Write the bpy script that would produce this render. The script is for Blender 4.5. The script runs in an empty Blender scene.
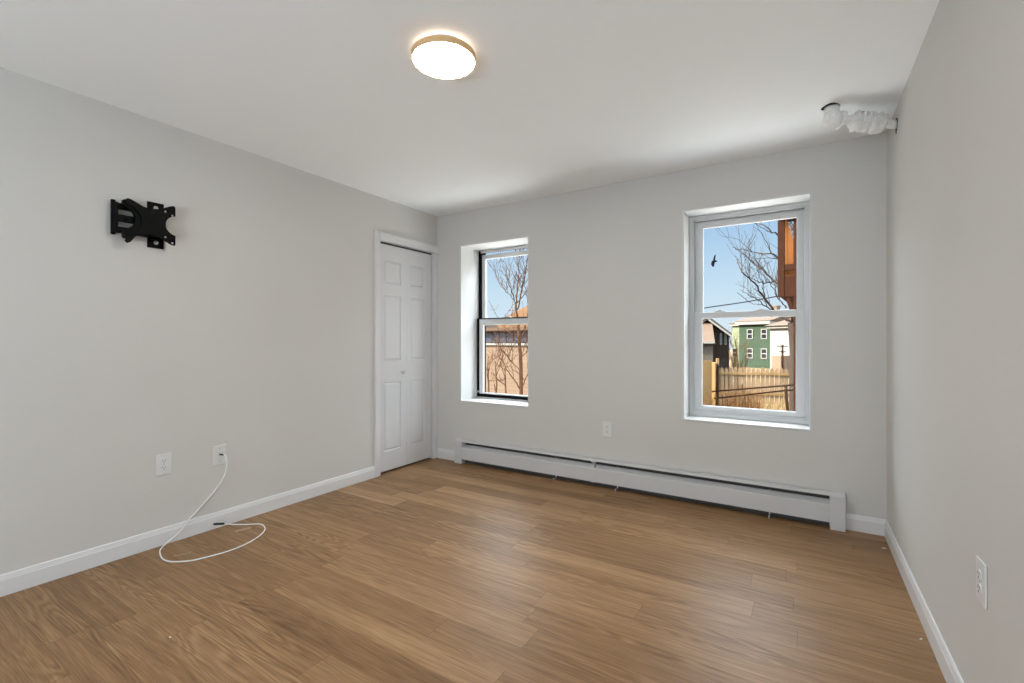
import bpy, bmesh, math, random
from mathutils import Vector, Matrix
PI = math.pi
rnd = random.Random(7)
S = bpy.context.scene
COL = S.collection

# ------------------------------------------------------------------ camera
FPX = 462.6                       # focal length in pixels of the 1024x683 frame
YAW = math.radians(32.08)
CAM = Vector((0.0, 0.0, 1.175))
FW = Vector((-math.sin(YAW), math.cos(YAW), 0))
RT = Vector((math.cos(YAW), math.sin(YAW), 0))
UP = Vector((0, 0, 1))
cd = bpy.data.cameras.new('camera')
cd.sensor_width = 36.0
cd.lens = FPX / 1024 * 36.0
cd.clip_start = 0.02
cd.clip_end = 500
cam = bpy.data.objects.new('camera', cd)
cam.location = CAM
cam.rotation_euler = (PI / 2, 0, YAW)
COL.objects.link(cam)
S.camera = cam


def at(px, py, d):
    """the place seen at a pixel, d metres in front of the camera"""
    return CAM + FW * d + RT * ((px - 512) / FPX * d) + UP * ((341.5 - py) / FPX * d)


def on_floor(px, py, z=0.0):
    return at(px, py, (CAM.z - z) * FPX / (py - 341.5))


# ------------------------------------------------------------------ world, sun, exposure
S.view_settings.view_transform = 'Standard'
S.view_settings.look = 'None'
S.view_settings.gamma = 1.0
S.view_settings.exposure = 0.0
S.view_settings.use_curve_mapping = False

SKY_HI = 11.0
world = bpy.data.worlds.new('sky')
S.world = world
world.use_nodes = True
wn = world.node_tree.nodes
wl = world.node_tree.links
wn.clear()
w_out = wn.new('ShaderNodeOutputWorld')
w_bg = wn.new('ShaderNodeBackground')
w_tc = wn.new('ShaderNodeTexCoord')
w_sep = wn.new('ShaderNodeSeparateXYZ')
w_rmp = wn.new('ShaderNodeValToRGB')
e = w_rmp.color_ramp.elements
e[0].position = 0.0
e[0].color = (0.74, 0.85, 0.94, 1)
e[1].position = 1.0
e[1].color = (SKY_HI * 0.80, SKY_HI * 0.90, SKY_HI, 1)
m = e.new(0.10)
m.color = (0.60, 0.78, 0.93, 1)
m = e.new(0.25)
m.color = (0.36, 0.58, 0.85, 1)
m = e.new(0.33)                   # unseen upper sky made brighter to light the room
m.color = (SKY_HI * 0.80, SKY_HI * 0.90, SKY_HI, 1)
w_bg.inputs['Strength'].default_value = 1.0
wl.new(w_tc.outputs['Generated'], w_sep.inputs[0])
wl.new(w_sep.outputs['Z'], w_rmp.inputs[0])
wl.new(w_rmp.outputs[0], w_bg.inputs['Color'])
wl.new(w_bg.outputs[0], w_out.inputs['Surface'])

sd = bpy.data.lights.new('sun', 'SUN')
sd.energy = 24.0
sd.color = (1.0, 0.93, 0.82)
sd.angle = math.radians(0.6)
sun = bpy.data.objects.new('sun', sd)
sun.rotation_euler = Vector((0.80, 0.45, -0.62)).to_track_quat('-Z', 'Y').to_euler()
COL.objects.link(sun)

# added fill light imitating a bounced flash, behind the viewer at the far end of the room
ad = bpy.data.lights.new('bounce_fill', 'AREA')
ad.shape = 'RECTANGLE'
ad.size = 1.9
ad.size_y = 1.2
ad.energy = 82.0
ad.color = (0.74, 0.88, 1.0)
al = bpy.data.objects.new('bounce_fill', ad)
al.location = (-0.65, -2.3, 0.75)
al.rotation_euler = Vector((-0.30, 0.60, 0.80)).to_track_quat('-Z', 'Y').to_euler()
COL.objects.link(al)

LAMP_L = 92.0                    # radiance of the ceiling lamp's diffuser

# the room: left wall x = XL, right wall x = XR, back wall y = YB
XL, XR, YB, YF, H = -3.131, 0.433, 3.567, -2.75, 2.44
YO = 3.95                         # outer face of the back wall
GZ = -1.24                        # the yard lies below the room's floor


# ------------------------------------------------------------------ materials
def lin(c):
    c = c / 255.0
    return c / 12.92 if c <= 0.04045 else ((c + 0.055) / 1.055) ** 2.4


def rgb(r, g, b):
    return (lin(r), lin(g), lin(b), 1.0)


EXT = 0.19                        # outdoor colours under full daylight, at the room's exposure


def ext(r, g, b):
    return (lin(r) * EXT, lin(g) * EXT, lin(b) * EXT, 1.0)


def new_mat(name):
    m = bpy.data.materials.new(name)
    m.use_nodes = True
    nt = m.node_tree
    return m, nt, nt.nodes['Principled BSDF']


def paint(name, c, rough=0.5, var=0.04, scale=6.0, metal=0.0, bump=0.0, bscale=150.0, spec=0.5, detail=3.0, stretch=None):
    """one colour with a little procedural unevenness"""
    m, nt, b = new_mat(name)
    N, L = nt.nodes, nt.links
    tc = N.new('ShaderNodeTexCoord')
    src = tc.outputs['Object']
    if stretch:
        mp = N.new('ShaderNodeMapping')
        mp.inputs['Scale'].default_value = stretch
        L.new(src, mp.inputs[0])
        src = mp.outputs[0]
    nz = N.new('ShaderNodeTexNoise')
    nz.inputs['Scale'].default_value = scale
    nz.inputs['Detail'].default_value = detail
    L.new(src, nz.inputs['Vector'])
    mr = N.new('ShaderNodeMapRange')
    mr.inputs['From Min'].default_value = 0.3
    mr.inputs['From Max'].default_value = 0.7
    mr.inputs['To Min'].default_value = 1 - var
    mr.inputs['To Max'].default_value = 1 + var
    L.new(nz.outputs['Fac'], mr.inputs['Value'])
    mx = N.new('ShaderNodeMix')
    mx.data_type = 'RGBA'
    mx.blend_type = 'MULTIPLY'
    mx.inputs['Factor'].default_value = 1.0
    mx.inputs['A'].default_value = c
    L.new(mr.outputs[0], mx.inputs['B'])
    L.new(mx.outputs['Result'], b.inputs['Base Color'])
    b.inputs['Roughness'].default_value = rough
    b.inputs['Metallic'].default_value = metal
    b.inputs['Specular IOR Level'].default_value = spec
    if bump > 0:
        n2 = N.new('ShaderNodeTexNoise')
        n2.inputs['Scale'].default_value = bscale
        n2.inputs['Detail'].default_value = 2.0
        L.new(src, n2.inputs['Vector'])
        bp = N.new('ShaderNodeBump')
        bp.inputs['Strength'].default_value = bump
        bp.inputs['Distance'].default_value = 0.003
        L.new(n2.outputs['Fac'], bp.inputs['Height'])
        L.new(bp.outputs[0], b.inputs['Normal'])
    return m


def siding(name, c, step=0.12, axis='Z', var=0.06, dark=0.72, rough=0.7, spec=0.5):
    """boards or clapboards: a dark joint every step metres along an axis"""
    m = paint(name, c, rough, var, 1.5, spec=spec)
    nt = m.node_tree
    N, L = nt.nodes, nt.links
    b = N['Principled BSDF']
    col_in = b.inputs['Base Color'].links[0].from_socket
    tc = N.new('ShaderNodeTexCoord')
    sp = N.new('ShaderNodeSeparateXYZ')
    L.new(tc.outputs['Object'], sp.inputs[0])
    dv = N.new('ShaderNodeMath')
    dv.operation = 'DIVIDE'
    L.new(sp.outputs[axis], dv.inputs[0])
    dv.inputs[1].default_value = step
    fr = N.new('ShaderNodeMath')
    fr.operation = 'FRACT'
    L.new(dv.outputs[0], fr.inputs[0])
    lt = N.new('ShaderNodeMath')
    lt.operation = 'LESS_THAN'
    L.new(fr.outputs[0], lt.inputs[0])
    lt.inputs[1].default_value = 0.12
    fl = N.new('ShaderNodeMath')
    fl.operation = 'FLOOR'
    L.new(dv.outputs[0], fl.inputs[0])
    wh = N.new('ShaderNodeTexWhiteNoise')
    wh.noise_dimensions = '1D'
    L.new(fl.outputs[0], wh.inputs['W'])
    mr = N.new('ShaderNodeMapRange')
    mr.inputs['To Min'].default_value = 1 - var
    mr.inputs['To Max'].default_value = 1 + var
    L.new(wh.outputs['Value'], mr.inputs['Value'])
    m1 = N.new('ShaderNodeMix')
    m1.data_type = 'RGBA'
    m1.blend_type = 'MULTIPLY'
    m1.inputs['Factor'].default_value = 1.0
    L.new(col_in, m1.inputs['A'])
    L.new(mr.outputs[0], m1.inputs['B'])
    m2 = N.new('ShaderNodeMix')
    m2.data_type = 'RGBA'
    m2.blend_type = 'MULTIPLY'
    L.new(lt.outputs[0], m2.inputs['Factor'])
    L.new(m1.outputs['Result'], m2.inputs['A'])
    m2.inputs['B'].default_value = (dark, dark, dark, 1)
    L.new(m2.outputs['Result'], b.inputs['Base Color'])
    return m


def glow(name, c, strength):
    m, nt, b = new_mat(name)
    b.inputs['Base Color'].default_value = c
    b.inputs['Emission Color'].default_value = c
    b.inputs['Emission Strength'].default_value = strength
    return m


def glass_mat(name):
    m = bpy.data.materials.new(name)
    m.use_nodes = True
    N, L = m.node_tree.nodes, m.node_tree.links
    N.clear()
    o = N.new('ShaderNodeOutputMaterial')
    tr = N.new('ShaderNodeBsdfTransparent')
    tr.inputs['Color'].default_value = (0.985, 0.99, 0.985, 1)
    gl = N.new('ShaderNodeBsdfGlossy')
    gl.inputs['Roughness'].default_value = 0.02
    fr = N.new('ShaderNodeFresnel')
    fr.inputs['IOR'].default_value = 1.06
    mx = N.new('ShaderNodeMixShader')
    L.new(fr.outputs[0], mx.inputs[0])
    L.new(tr.outputs[0], mx.inputs[1])
    L.new(gl.outputs[0], mx.inputs[2])
    L.new(mx.outputs[0], o.inputs['Surface'])
    return m


def floor_mat():
    """oak-look planks running along x: rows across y, shifted at random"""
    m, nt, b = new_mat('oak_planks')
    N, L = nt.nodes, nt.links
    W, LEN = 0.138, 1.22

    def math_(op, a, c=None):
        n = N.new('ShaderNodeMath')
        n.operation = op
        for i, v in enumerate((a, c)):
            if v is None:
                continue
            if isinstance(v, (int, float)):
                n.inputs[i].default_value = v
            else:
                L.new(v, n.inputs[i])
        return n.outputs[0]

    def white(a, seed=None):
        n = N.new('ShaderNodeTexWhiteNoise')
        if seed is None:
            n.noise_dimensions = '1D'
            L.new(a, n.inputs['W'])
        else:
            n.noise_dimensions = '2D'
            cb = N.new('ShaderNodeCombineXYZ')
            L.new(a, cb.inputs[0])
            L.new(seed, cb.inputs[1])
            L.new(cb.outputs[0], n.inputs['Vector'])
        return n

    tc = N.new('ShaderNodeTexCoord')
    sp = N.new('ShaderNodeSeparateXYZ')
    L.new(tc.outputs['Object'], sp.inputs[0])
    x, y = sp.outputs['X'], sp.outputs['Y']
    ry = math_('DIVIDE', math_('ADD', y, -0.004), W)
    row = math_('FLOOR', ry)
    fy = math_('FRACT', ry)
    sh = math_('MULTIPLY', white(row).outputs['Value'], 7.3)
    rx = math_('ADD', math_('DIVIDE', x, LEN), sh)
    colm = math_('FLOOR', rx)
    fx = math_('FRACT', rx)
    idn = white(colm, row)
    pid = idn.outputs['Value']
    # grain coordinates: stretched along the plank, offset per plank
    def coords(sx_, sy_, a, c):
        n = N.new('ShaderNodeCombineXYZ')
        L.new(math_('ADD', math_('MULTIPLY', x, sx_), math_('MULTIPLY', pid, a)), n.inputs[0])
        L.new(math_('ADD', math_('MULTIPLY', y, sy_), math_('MULTIPLY', pid, c)), n.inputs[1])
        L.new(math_('MULTIPLY', pid, 13.0), n.inputs[2])
        return n.outputs[0]

    def noise(vec, detail, dist=0.0):
        n = N.new('ShaderNodeTexNoise')
        n.inputs['Scale'].default_value = 1.0
        n.inputs['Detail'].default_value = detail
        n.inputs['Distortion'].default_value = dist
        L.new(vec, n.inputs['Vector'])
        return n.outputs['Fac']

    def centred(v, k_):
        return math_('MULTIPLY', math_('SUBTRACT', v, 0.5), k_)

    fig = noise(coords(1.1, 11.0, 37.0, 91.0), 1.0, 0.3)           # cathedral figure
    rings = math_('SINE', math_('MULTIPLY', fig, 95.0))
    where = noise(coords(0.8, 5.0, 71.0, 23.0), 1.0)
    wmask = N.new('ShaderNodeMapRange')
    wmask.inputs['From Min'].default_value = 0.46
    wmask.inputs['From Max'].default_value = 0.62
    L.new(where, wmask.inputs['Value'])
    rings = math_('MULTIPLY', rings, math_('MULTIPLY', wmask.outputs[0], 0.16))
    mid = noise(coords(1.3, 34.0, 19.0, 57.0), 3.0, 0.15)          # streaks
    fine = noise(coords(7.0, 240.0, 57.0, 31.0), 3.0)              # pores
    slow = noise(coords(0.9, 6.0, 41.0, 77.0), 2.0)
    rp = N.new('ShaderNodeValToRGB')
    el = rp.color_ramp.elements
    el[0].position, el[0].color = 0.0, rgb(108, 80, 53)
    el[1].position, el[1].color = 1.0, rgb(182, 146, 108)
    k = el.new(0.5)
    k.color = rgb(149, 115, 81)
    fac = math_('ADD', 0.5, centred(pid, 0.30))
    fac = math_('ADD', fac, centred(mid, 0.72))
    fac = math_('ADD', fac, centred(fine, 1.0))
    fac = math_('ADD', fac, centred(slow, 0.55))
    fac = math_('ADD', fac, rings)
    L.new(fac, rp.inputs[0])
    ex = math_('MINIMUM', fx, math_('SUBTRACT', 1.0, fx))
    ey = math_('MINIMUM', fy, math_('SUBTRACT', 1.0, fy))
    seam = math_('MAXIMUM', math_('LESS_THAN', ex, 0.0011), math_('LESS_THAN', ey, 0.007))
    mx = N.new('ShaderNodeMix')
    mx.data_type = 'RGBA'
    mx.blend_type = 'MULTIPLY'
    L.new(math_('MULTIPLY', seam, 0.40), mx.inputs['Factor'])
    L.new(rp.outputs[0], mx.inputs['A'])
    mx.inputs['B'].default_value = (0.30, 0.22, 0.16, 1)
    L.new(mx.outputs['Result'], b.inputs['Base Color'])
    # worn satin finish: dull smears
    smear = noise(tc.outputs['Object'], 2.0)
    mr = N.new('ShaderNodeMapRange')
    mr.inputs['To Min'].default_value = 0.36
    mr.inputs['To Max'].default_value = 0.50
    L.new(smear, mr.inputs['Value'])
    L.new(mr.outputs[0], b.inputs['Roughness'])
    b.inputs['Specular IOR Level'].default_value = 0.17
    bp = N.new('ShaderNodeBump')
    bp.inputs['Strength'].default_value = 0.10
    bp.inputs['Distance'].default_value = 0.002
    L.new(math_('SUBTRACT', fine, math_('MULTIPLY', seam, 0.6)), bp.inputs['Height'])
    L.new(bp.outputs[0], b.inputs['Normal'])
    return m


M = {}
M['wall'] = paint('wall_paint', rgb(212, 209, 204), 0.55, 0.018, 1.3, bump=0.12, bscale=90, detail=5)
M['ceiling'] = paint('ceiling_paint', rgb(250, 250, 249), 0.7, 0.012, 1.1, bump=0.10, bscale=60)
M['trim'] = paint('white_trim_paint', rgb(224, 223, 222), 0.35, 0.01, 4)
M['reveal'] = paint('white_reveal_paint', rgb(218, 217, 215), 0.5, 0.01, 4)
M['vinyl'] = paint('white_window_vinyl', rgb(208, 208, 208), 0.35, 0.012, 8)
M['door'] = paint('white_door_paint', rgb(218, 217, 217), 0.42, 0.01, 3, bump=0.05, bscale=60)
M['dark'] = paint('dark_gap', rgb(38, 35, 33), 0.8, 0.1, 8)
M['dusty_shade'] = paint('dusty_shade_sheet_metal', rgb(78, 74, 70), 0.7, 0.1, 12)  # dust tone darkened to carry the shade in the heater's gaps
M['floor'] = floor_mat()
M['heater'] = paint('heater_enamel', rgb(210, 209, 208), 0.35, 0.015, 5)
M['fin'] = paint('heater_fins', rgb(150, 152, 155), 0.4, 0.05, 20, metal=0.6)
M['copper'] = paint('copper_pipe', rgb(160, 96, 66), 0.4, 0.08, 20, metal=0.8)
M['plate'] = paint('outlet_plastic', rgb(226, 225, 222), 0.3, 0.01, 20)
M['slot'] = paint('outlet_slots', rgb(45, 42, 40), 0.6, 0.05, 20)
M['steel'] = paint('zinc_steel', rgb(196, 196, 192), 0.3, 0.05, 30, metal=0.9)
M['black'] = paint('black_powder_coat', rgb(5, 5, 6), 0.5, 0.1, 30, spec=0.12)
M['rubber'] = paint('black_rubber', rgb(24, 24, 26), 0.55, 0.1, 20)
M['cable'] = paint('white_cable_jacket', rgb(244, 244, 242), 0.35, 0.01, 20)
M['gold'] = paint('brushed_gold', rgb(232, 192, 140), 0.45, 0.03, 30, metal=0.1)
M['diffuser'] = glow('lit_diffuser', (1.0, 0.955, 0.89, 1), LAMP_L)
M['halo'] = glow('lit_back_ring', (1.0, 0.93, 0.83, 1), 4.0)
M['wrap'] = paint('plastered_pipe_wrap', rgb(246, 244, 240), 0.7, 0.08, 40, bump=0.9, bscale=70)
M['glass'] = glass_mat('window_glass')
M['chip'] = paint('paint_flake', rgb(240, 236, 226), 0.6, 0.03, 60)
M['tape'] = paint('dull_clear_tape', rgb(196, 170, 142), 0.25, 0.06, 40)
M['yard'] = paint('dry_yard', ext(206, 172, 128), 0.9, 0.25, 3, detail=6, spec=0.04)
M['straw'] = paint('straw', ext(222, 186, 132), 0.8, 0.2, 6, spec=0.04)
M['straw_dark'] = paint('dead_weeds', ext(170, 120, 76), 0.8, 0.25, 6, spec=0.04)
M['picket'] = siding('weathered_pickets', ext(226, 188, 146), 0.16, 'X', 0.10, 0.7, spec=0.04)
M['board'] = siding('tan_boards', ext(226, 182, 122), 0.14, 'X', 0.08, 0.75, spec=0.04)
M['post_brown'] = paint('weathered_post', ext(80, 54, 38), 0.85, 0.2, 9, stretch=(6, 6, 1), spec=0.04)
M['stain'] = paint('brown_stained_wood', ext(92, 54, 36), 0.7, 0.2, 7, stretch=(8, 8, 1), spec=0.04)
M['cedar'] = siding('sunlit_orange_cedar', rgb(172, 106, 58), 0.13, 'X', 0.10, 0.7, spec=0.04)  # sunlight on the boards is put into this brighter orange
M['green'] = siding('green_siding', ext(104, 124, 100), 0.16, 'Z', 0.05, 0.86, spec=0.04)
M['pale_green'] = siding('pale_green_siding', ext(208, 218, 176), 0.16, 'Z', 0.03, 0.9, spec=0.04)
M['white_side'] = siding('white_siding', ext(240, 236, 226), 0.16, 'Z', 0.02, 0.92, spec=0.04)
M['grey_side'] = siding('grey_siding', ext(150, 138, 122), 0.14, 'Z', 0.05, 0.85, spec=0.04)
M['dark_side'] = siding('dark_brown_siding', ext(84, 70, 60), 0.2, 'X', 0.1, 0.6, spec=0.04)
M['tan_side'] = siding('tan_clapboards', ext(206, 174, 146), 0.13, 'Z', 0.05, 0.8, spec=0.04)
M['roof_tan'] = siding('tan_shingles', ext(160, 132, 110), 0.18, 'Z', 0.06, 0.85, spec=0.04)
M['roof_orange'] = siding('orange_tan_shingles', ext(206, 158, 118), 0.18, 'Z', 0.06, 0.85, spec=0.04)
M['roof_grey'] = siding('grey_shingles', ext(128, 116, 106), 0.18, 'Z', 0.06, 0.85, spec=0.04)
M['ext_trim'] = paint('outdoor_white_trim', ext(232, 226, 214), 0.6, 0.03, 4, spec=0.04)
M['ext_glass'] = paint('dark_house_glass', ext(58, 62, 70), 0.12, 0.1, 2)
M['blue_glass'] = paint('blue_grey_house_glass', ext(118, 120, 136), 0.15, 0.15, 2)
M['brick'] = paint('chimney_brick', ext(196, 172, 150), 0.85, 0.1, 12, spec=0.04)
M['bark'] = paint('grey_brown_bark', ext(112, 96, 86), 0.9, 0.2, 20, spec=0.04)
M['bark_warm'] = paint('warm_brown_bark', ext(138, 98, 72), 0.9, 0.2, 20, spec=0.04)
M['feather'] = paint('dark_feathers', ext(48, 50, 56), 0.7, 0.1, 20, spec=0.04)
M['wire'] = paint('cable_black', ext(74, 84, 90), 0.6, 0.05, 5, spec=0.04)
M['bounce_slab'] = paint('pale_bounce_slab', rgb(204, 203, 200), 0.9, 0.06, 5, spec=0.04)  # pale colour of the added slab, for bouncing daylight
M['foundation'] = paint('outside_masonry', ext(170, 140, 120), 0.9, 0.1, 4, spec=0.04)


# ------------------------------------------------------------------ mesh helpers
class MB:
    """collects shapes and links them as ONE mesh object"""

    def __init__(self):
        self.bm = bmesh.new()

    def _mark(self, before, mi):
        if mi:
            for f in self.bm.faces:
                if f not in before:
                    f.material_index = mi

    def box(self, x0, x1, y0, y1, z0, z1, mi=0, bevel=0.0, seg=2, mat=None):
        g = bmesh.new()
        vs = [g.verts.new((x, y, z)) for x in (x0, x1) for y in (y0, y1) for z in (z0, z1)]
        for q in ((0, 1, 3, 2), (4, 6, 7, 5), (0, 4, 5, 1), (2, 3, 7, 6), (0, 2, 6, 4), (1, 5, 7, 3)):
            g.faces.new([vs[i] for i in q])
        bmesh.ops.recalc_face_normals(g, faces=g.faces)
        if bevel > 0:
            bmesh.ops.bevel(g, geom=list(g.edges), offset=bevel, segments=seg, affect='EDGES', profile=0.5)
        return self.merge(g, mi, mat)

    def merge(self, g, mi=0, mat=None):
        if mat is not None:
            g.transform(mat)
        vm = {v: self.bm.verts.new(v.co) for v in g.verts}
        for f in g.faces:
            try:
                nf = self.bm.faces.new([vm[v] for v in f.verts])
                nf.material_index = mi
                nf.smooth = f.smooth
            except ValueError:
                pass
        g.free()
        return self

    def prism(self, pts, axis, a0, a1, mi=0, bevel=0.0, mat=None):
        """a closed outline extruded along an axis ('x': pts are (y,z); 'y': (x,z); 'z': (x,y))"""
        g = bmesh.new()

        def P(p, a):
            return {'x': (a, p[0], p[1]), 'y': (p[0], a, p[1]), 'z': (p[0], p[1], a)}[axis]
        A = [g.verts.new(P(p, a0)) for p in pts]
        B = [g.verts.new(P(p, a1)) for p in pts]
        n = len(pts)
        g.faces.new(A)
        g.faces.new(list(reversed(B)))
        for i in range(n):
            g.faces.new([A[i], B[i], B[(i + 1) % n], A[(i + 1) % n]])
        bmesh.ops.recalc_face_normals(g, faces=g.faces)
        if bevel > 0:
            bmesh.ops.bevel(g, geom=list(g.edges), offset=bevel, segments=2, affect='EDGES', profile=0.5)
        return self.merge(g, mi, mat)

    def lathe(self, prof, seg=40, mi=0, mat=None, smooth=True):
        """profile of (radius, z) turned about z"""
        g = bmesh.new()
        rings = []
        for r, z in prof:
            if r < 1e-6:
                rings.append([g.verts.new((0, 0, z))])
            else:
                rings.append([g.verts.new((r * math.cos(2 * PI * i / seg), r * math.sin(2 * PI * i / seg), z)) for i in range(seg)])
        for a, b in zip(rings, rings[1:]):
            for i in range(seg):
                j = (i + 1) % seg
                if len(a) == 1 and len(b) == 1:
                    continue
                if len(a) == 1:
                    f = g.faces.new([a[0], b[j], b[i]])
                elif len(b) == 1:
                    f = g.faces.new([a[i], a[j], b[0]])
                else:
                    f = g.faces.new([a[i], a[j], b[j], b[i]])
                f.smooth = smooth
        bmesh.ops.recalc_face_normals(g, faces=g.faces)
        return self.merge(g, mi, mat)

    def tube(self, pts, r, seg=8, mi=0, cap=True):
        """a round tube along points; r one radius or one for each point"""
        pts = [Vector(p) for p in pts]
        n = len(pts)
        rr = r if isinstance(r, (list, tuple)) else [r] * n
        g = bmesh.new()
        rings = []
        t = (pts[1] - pts[0]).normalized()
        a = Vector((0, 0, 1)) if abs(t.z) < 0.9 else Vector((1, 0, 0))
        nrm = t.cross(a).normalized()
        for i, p in enumerate(pts):
            t = (pts[min(i + 1, n - 1)] - pts[max(i - 1, 0)])
            if t.length < 1e-9:
                t = Vector((0, 0, 1))
            t.normalize()
            nrm = (nrm - t * nrm.dot(t))
            if nrm.length < 1e-6:
                nrm = t.orthogonal()
            nrm.normalize()
            bn = t.cross(nrm)
            rings.append([g.verts.new(p + (nrm * math.cos(2 * PI * k / seg) + bn * math.sin(2 * PI * k / seg)) * rr[i]) for k in range(seg)])
        for p, q in zip(rings, rings[1:]):
            for k in range(seg):
                f = g.faces.new([p[k], p[(k + 1) % seg], q[(k + 1) % seg], q[k]])
                f.smooth = True
        if cap:
            g.faces.new(list(reversed(rings[0])))
            g.faces.new(rings[-1])
        return self.merge(g, mi)

    def build(self, name, mats, parent=None):
        me = bpy.data.meshes.new(name)
        bmesh.ops.recalc_face_normals(self.bm, faces=self.bm.faces) if len(self.bm.faces) < 20000 else None
        self.bm.to_mesh(me)
        self.bm.free()
        for mm in (mats if isinstance(mats, (list, tuple)) else [mats]):
            me.materials.append(mm)
        o = bpy.data.objects.new(name, me)
        COL.objects.link(o)
        if parent is not None:
            o.parent = parent
        return o


def empty(name, loc=(0, 0, 0), rz=0.0):
    o = bpy.data.objects.new(name, None)
    o.empty_display_size = 0.1
    o.location = loc
    o.rotation_euler = (0, 0, rz)
    COL.objects.link(o)
    return o


def tag(o, label, cat, group=None, kind=None):
    o['label'] = label
    o['category'] = cat
    if group:
        o['group'] = group
    if kind:
        o['kind'] = kind
    return o


def struct(o, label=None, cat=None):
    o['kind'] = 'structure'
    if label:
        o['label'] = label
        o['category'] = cat
    return o


def arc(cx, cy, r, a0, a1, n):
    return [(cx + r * math.cos(math.radians(a0 + (a1 - a0) * i / n)), cy + r * math.sin(math.radians(a0 + (a1 - a0) * i / n))) for i in range(n + 1)]


def catmull(pts, n=8):
    pts = [Vector(p) for p in pts]
    out = []
    for i in range(len(pts) - 1):
        p0, p1, p2, p3 = pts[max(i - 1, 0)], pts[i], pts[i + 1], pts[min(i + 2, len(pts) - 1)]
        for k in range(n):
            t = k / n
            out.append(0.5 * ((2 * p1) + (p2 - p0) * t + (2 * p0 - 5 * p1 + 4 * p2 - p3) * t * t + (3 * p1 - p0 - 3 * p2 + p3) * t ** 3))
    out.append(pts[-1])
    return out


# ------------------------------------------------------------------ the room shell
W1 = (-2.824, -2.068, 0.600, 2.106)       # left window opening: x0 x1 z0 z1
W2 = (-0.738, 0.044, 0.606, 2.133)        # right window opening
LN = 0.012                                # thickness of the boards that line the openings
DY0, DY1, DZ = 2.819, 3.508, 2.058        # closet doorway in the left wall

b = MB()
b.box(XL - 0.15, XR + 0.15, YF - 0.15, YO, -0.12, 0.0)
o = struct(b.build('floor', M['floor']), 'light oak plank floor with a satin finish', 'floor')

b = MB()
b.box(XL - 0.15, XR + 0.15, YF - 0.15, YO, H, H + 0.15)
struct(b.build('ceiling', M['ceiling']), 'smooth white painted ceiling', 'ceiling')

b = MB()
xs = [XL - 0.15, W1[0] - LN, W1[1] + LN, W2[0] - LN, W2[1] + LN, XR + 0.15]
b.box(xs[0], xs[1], YB, YO, 0, H)
b.box(xs[2], xs[3], YB, YO, 0, H)
b.box(xs[4], xs[5], YB, YO, 0, H)
b.box(xs[1], xs[2], YB, YO, 0, W1[2] - LN)
b.box(xs[1], xs[2], YB, YO, W1[3] + LN, H)
b.box(xs[3], xs[4], YB, YO, 0, W2[2] - LN)
b.box(xs[3], xs[4], YB, YO, W2[3] + LN, H)
bmesh.ops.remove_doubles(b.bm, verts=b.bm.verts, dist=1e-5)
struct(b.build('wall_back', M['wall']), 'off-white painted wall holding the two windows', 'wall')

b = MB()
b.box(XL - 0.12, XL, YF, DY0 - 0.02, 0, H)
b.box(XL - 0.12, XL, DY1 + 0.02, YB, 0, H)
b.box(XL - 0.12, XL, DY0 - 0.02, DY1 + 0.02, DZ + 0.02, H)
struct(b.build('wall_left', M['wall']), 'off-white painted wall with the closet doorway', 'wall')
b = MB()
b.box(XR, XR + 0.12, YF, YB, 0, H)
struct(b.build('wall_right', M['wall']), 'bare off-white painted wall beside the right window', 'wall')
b = MB()
b.box(XL - 0.12, XR + 0.12, YF - 0.12, YF, 0, H)
struct(b.build('wall_front', M['wall']), 'off-white painted wall behind the viewer', 'wall')
# the closet behind the bifold door
b = MB()
b.box(XL - 0.80, XL - 0.76, DY0 - 0.3, YO, 0, H)
b.box(XL - 0.76, XL - 0.12, DY0 - 0.34, DY0 - 0.30, 0, H)
b.box(XL - 0.76, XL - 0.15, YB + 0.02, YO, 0, H)
b.box(XL - 0.80, XL - 0.15, DY0 - 0.34, YO, H, H + 0.1)
b.box(XL - 0.80, XL - 0.15, DY0 - 0.34, YO, -0.12, -0.001)
struct(b.build('wall_closet', M['wall']), 'closet walls behind the white bifold door', 'wall')


def base_profile(h=0.100, t=0.012):
    """skirting with a stepped, rounded cap: (out, z)"""
    return [(0, 0.001), (-t, 0.001), (-t, h * 0.74), (-t * 0.80, h * 0.78), (-t * 0.80, h * 0.82), (-t * 0.62, h * 0.90),
            (-t * 0.62, h * 0.94), (-t * 0.30, h), (0, h)]


def baseboard(name, loc, rz, x0, x1, label):
    bb = MB()
    bb.prism(base_profile(), 'x', x0, x1)
    oo = bb.build(name, M['trim'])
    oo.location = loc
    oo.rotation_euler = (0, 0, rz)
    struct(oo, label, 'baseboard')
    return oo


baseboard('baseboard_left', (XL, 0, 0), PI / 2, YF, 2.755, 'white baseboard along the wall with the tv bracket')
baseboard('baseboard_right', (XR, 0, 0), -PI / 2, -(YB - 0.0125), -YF, 'white baseboard along the bare wall on the right')
baseboard('baseboard_back', (0, YB, 0), 0, XL + 0.001, -2.853, 'short white baseboard between closet corner and heater')
baseboard('baseboard_back_right', (0, YB, 0), 0, 0.2295, XR, 'short white baseboard between heater end and corner')


# ------------------------------------------------------------------ windows
def liner(parent, w, depth):
    x0, x1, z0, z1 = w
    bb = MB()
    bb.box(x0 - LN, x0, 0.0, depth, z0 - LN, z1 + LN)
    bb.box(x1, x1 + LN, 0.0, depth, z0 - LN, z1 + LN)
    bb.box(x0, x1, 0.0, depth, z1, z1 + LN)
    bb.build('reveal', M['reveal'], parent)
    bb = MB()
    bb.box(x0, x1, -0.006, depth, z0 - LN, z0, bevel=0.003)
    bb.build('sill', M['reveal'], parent)


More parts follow.
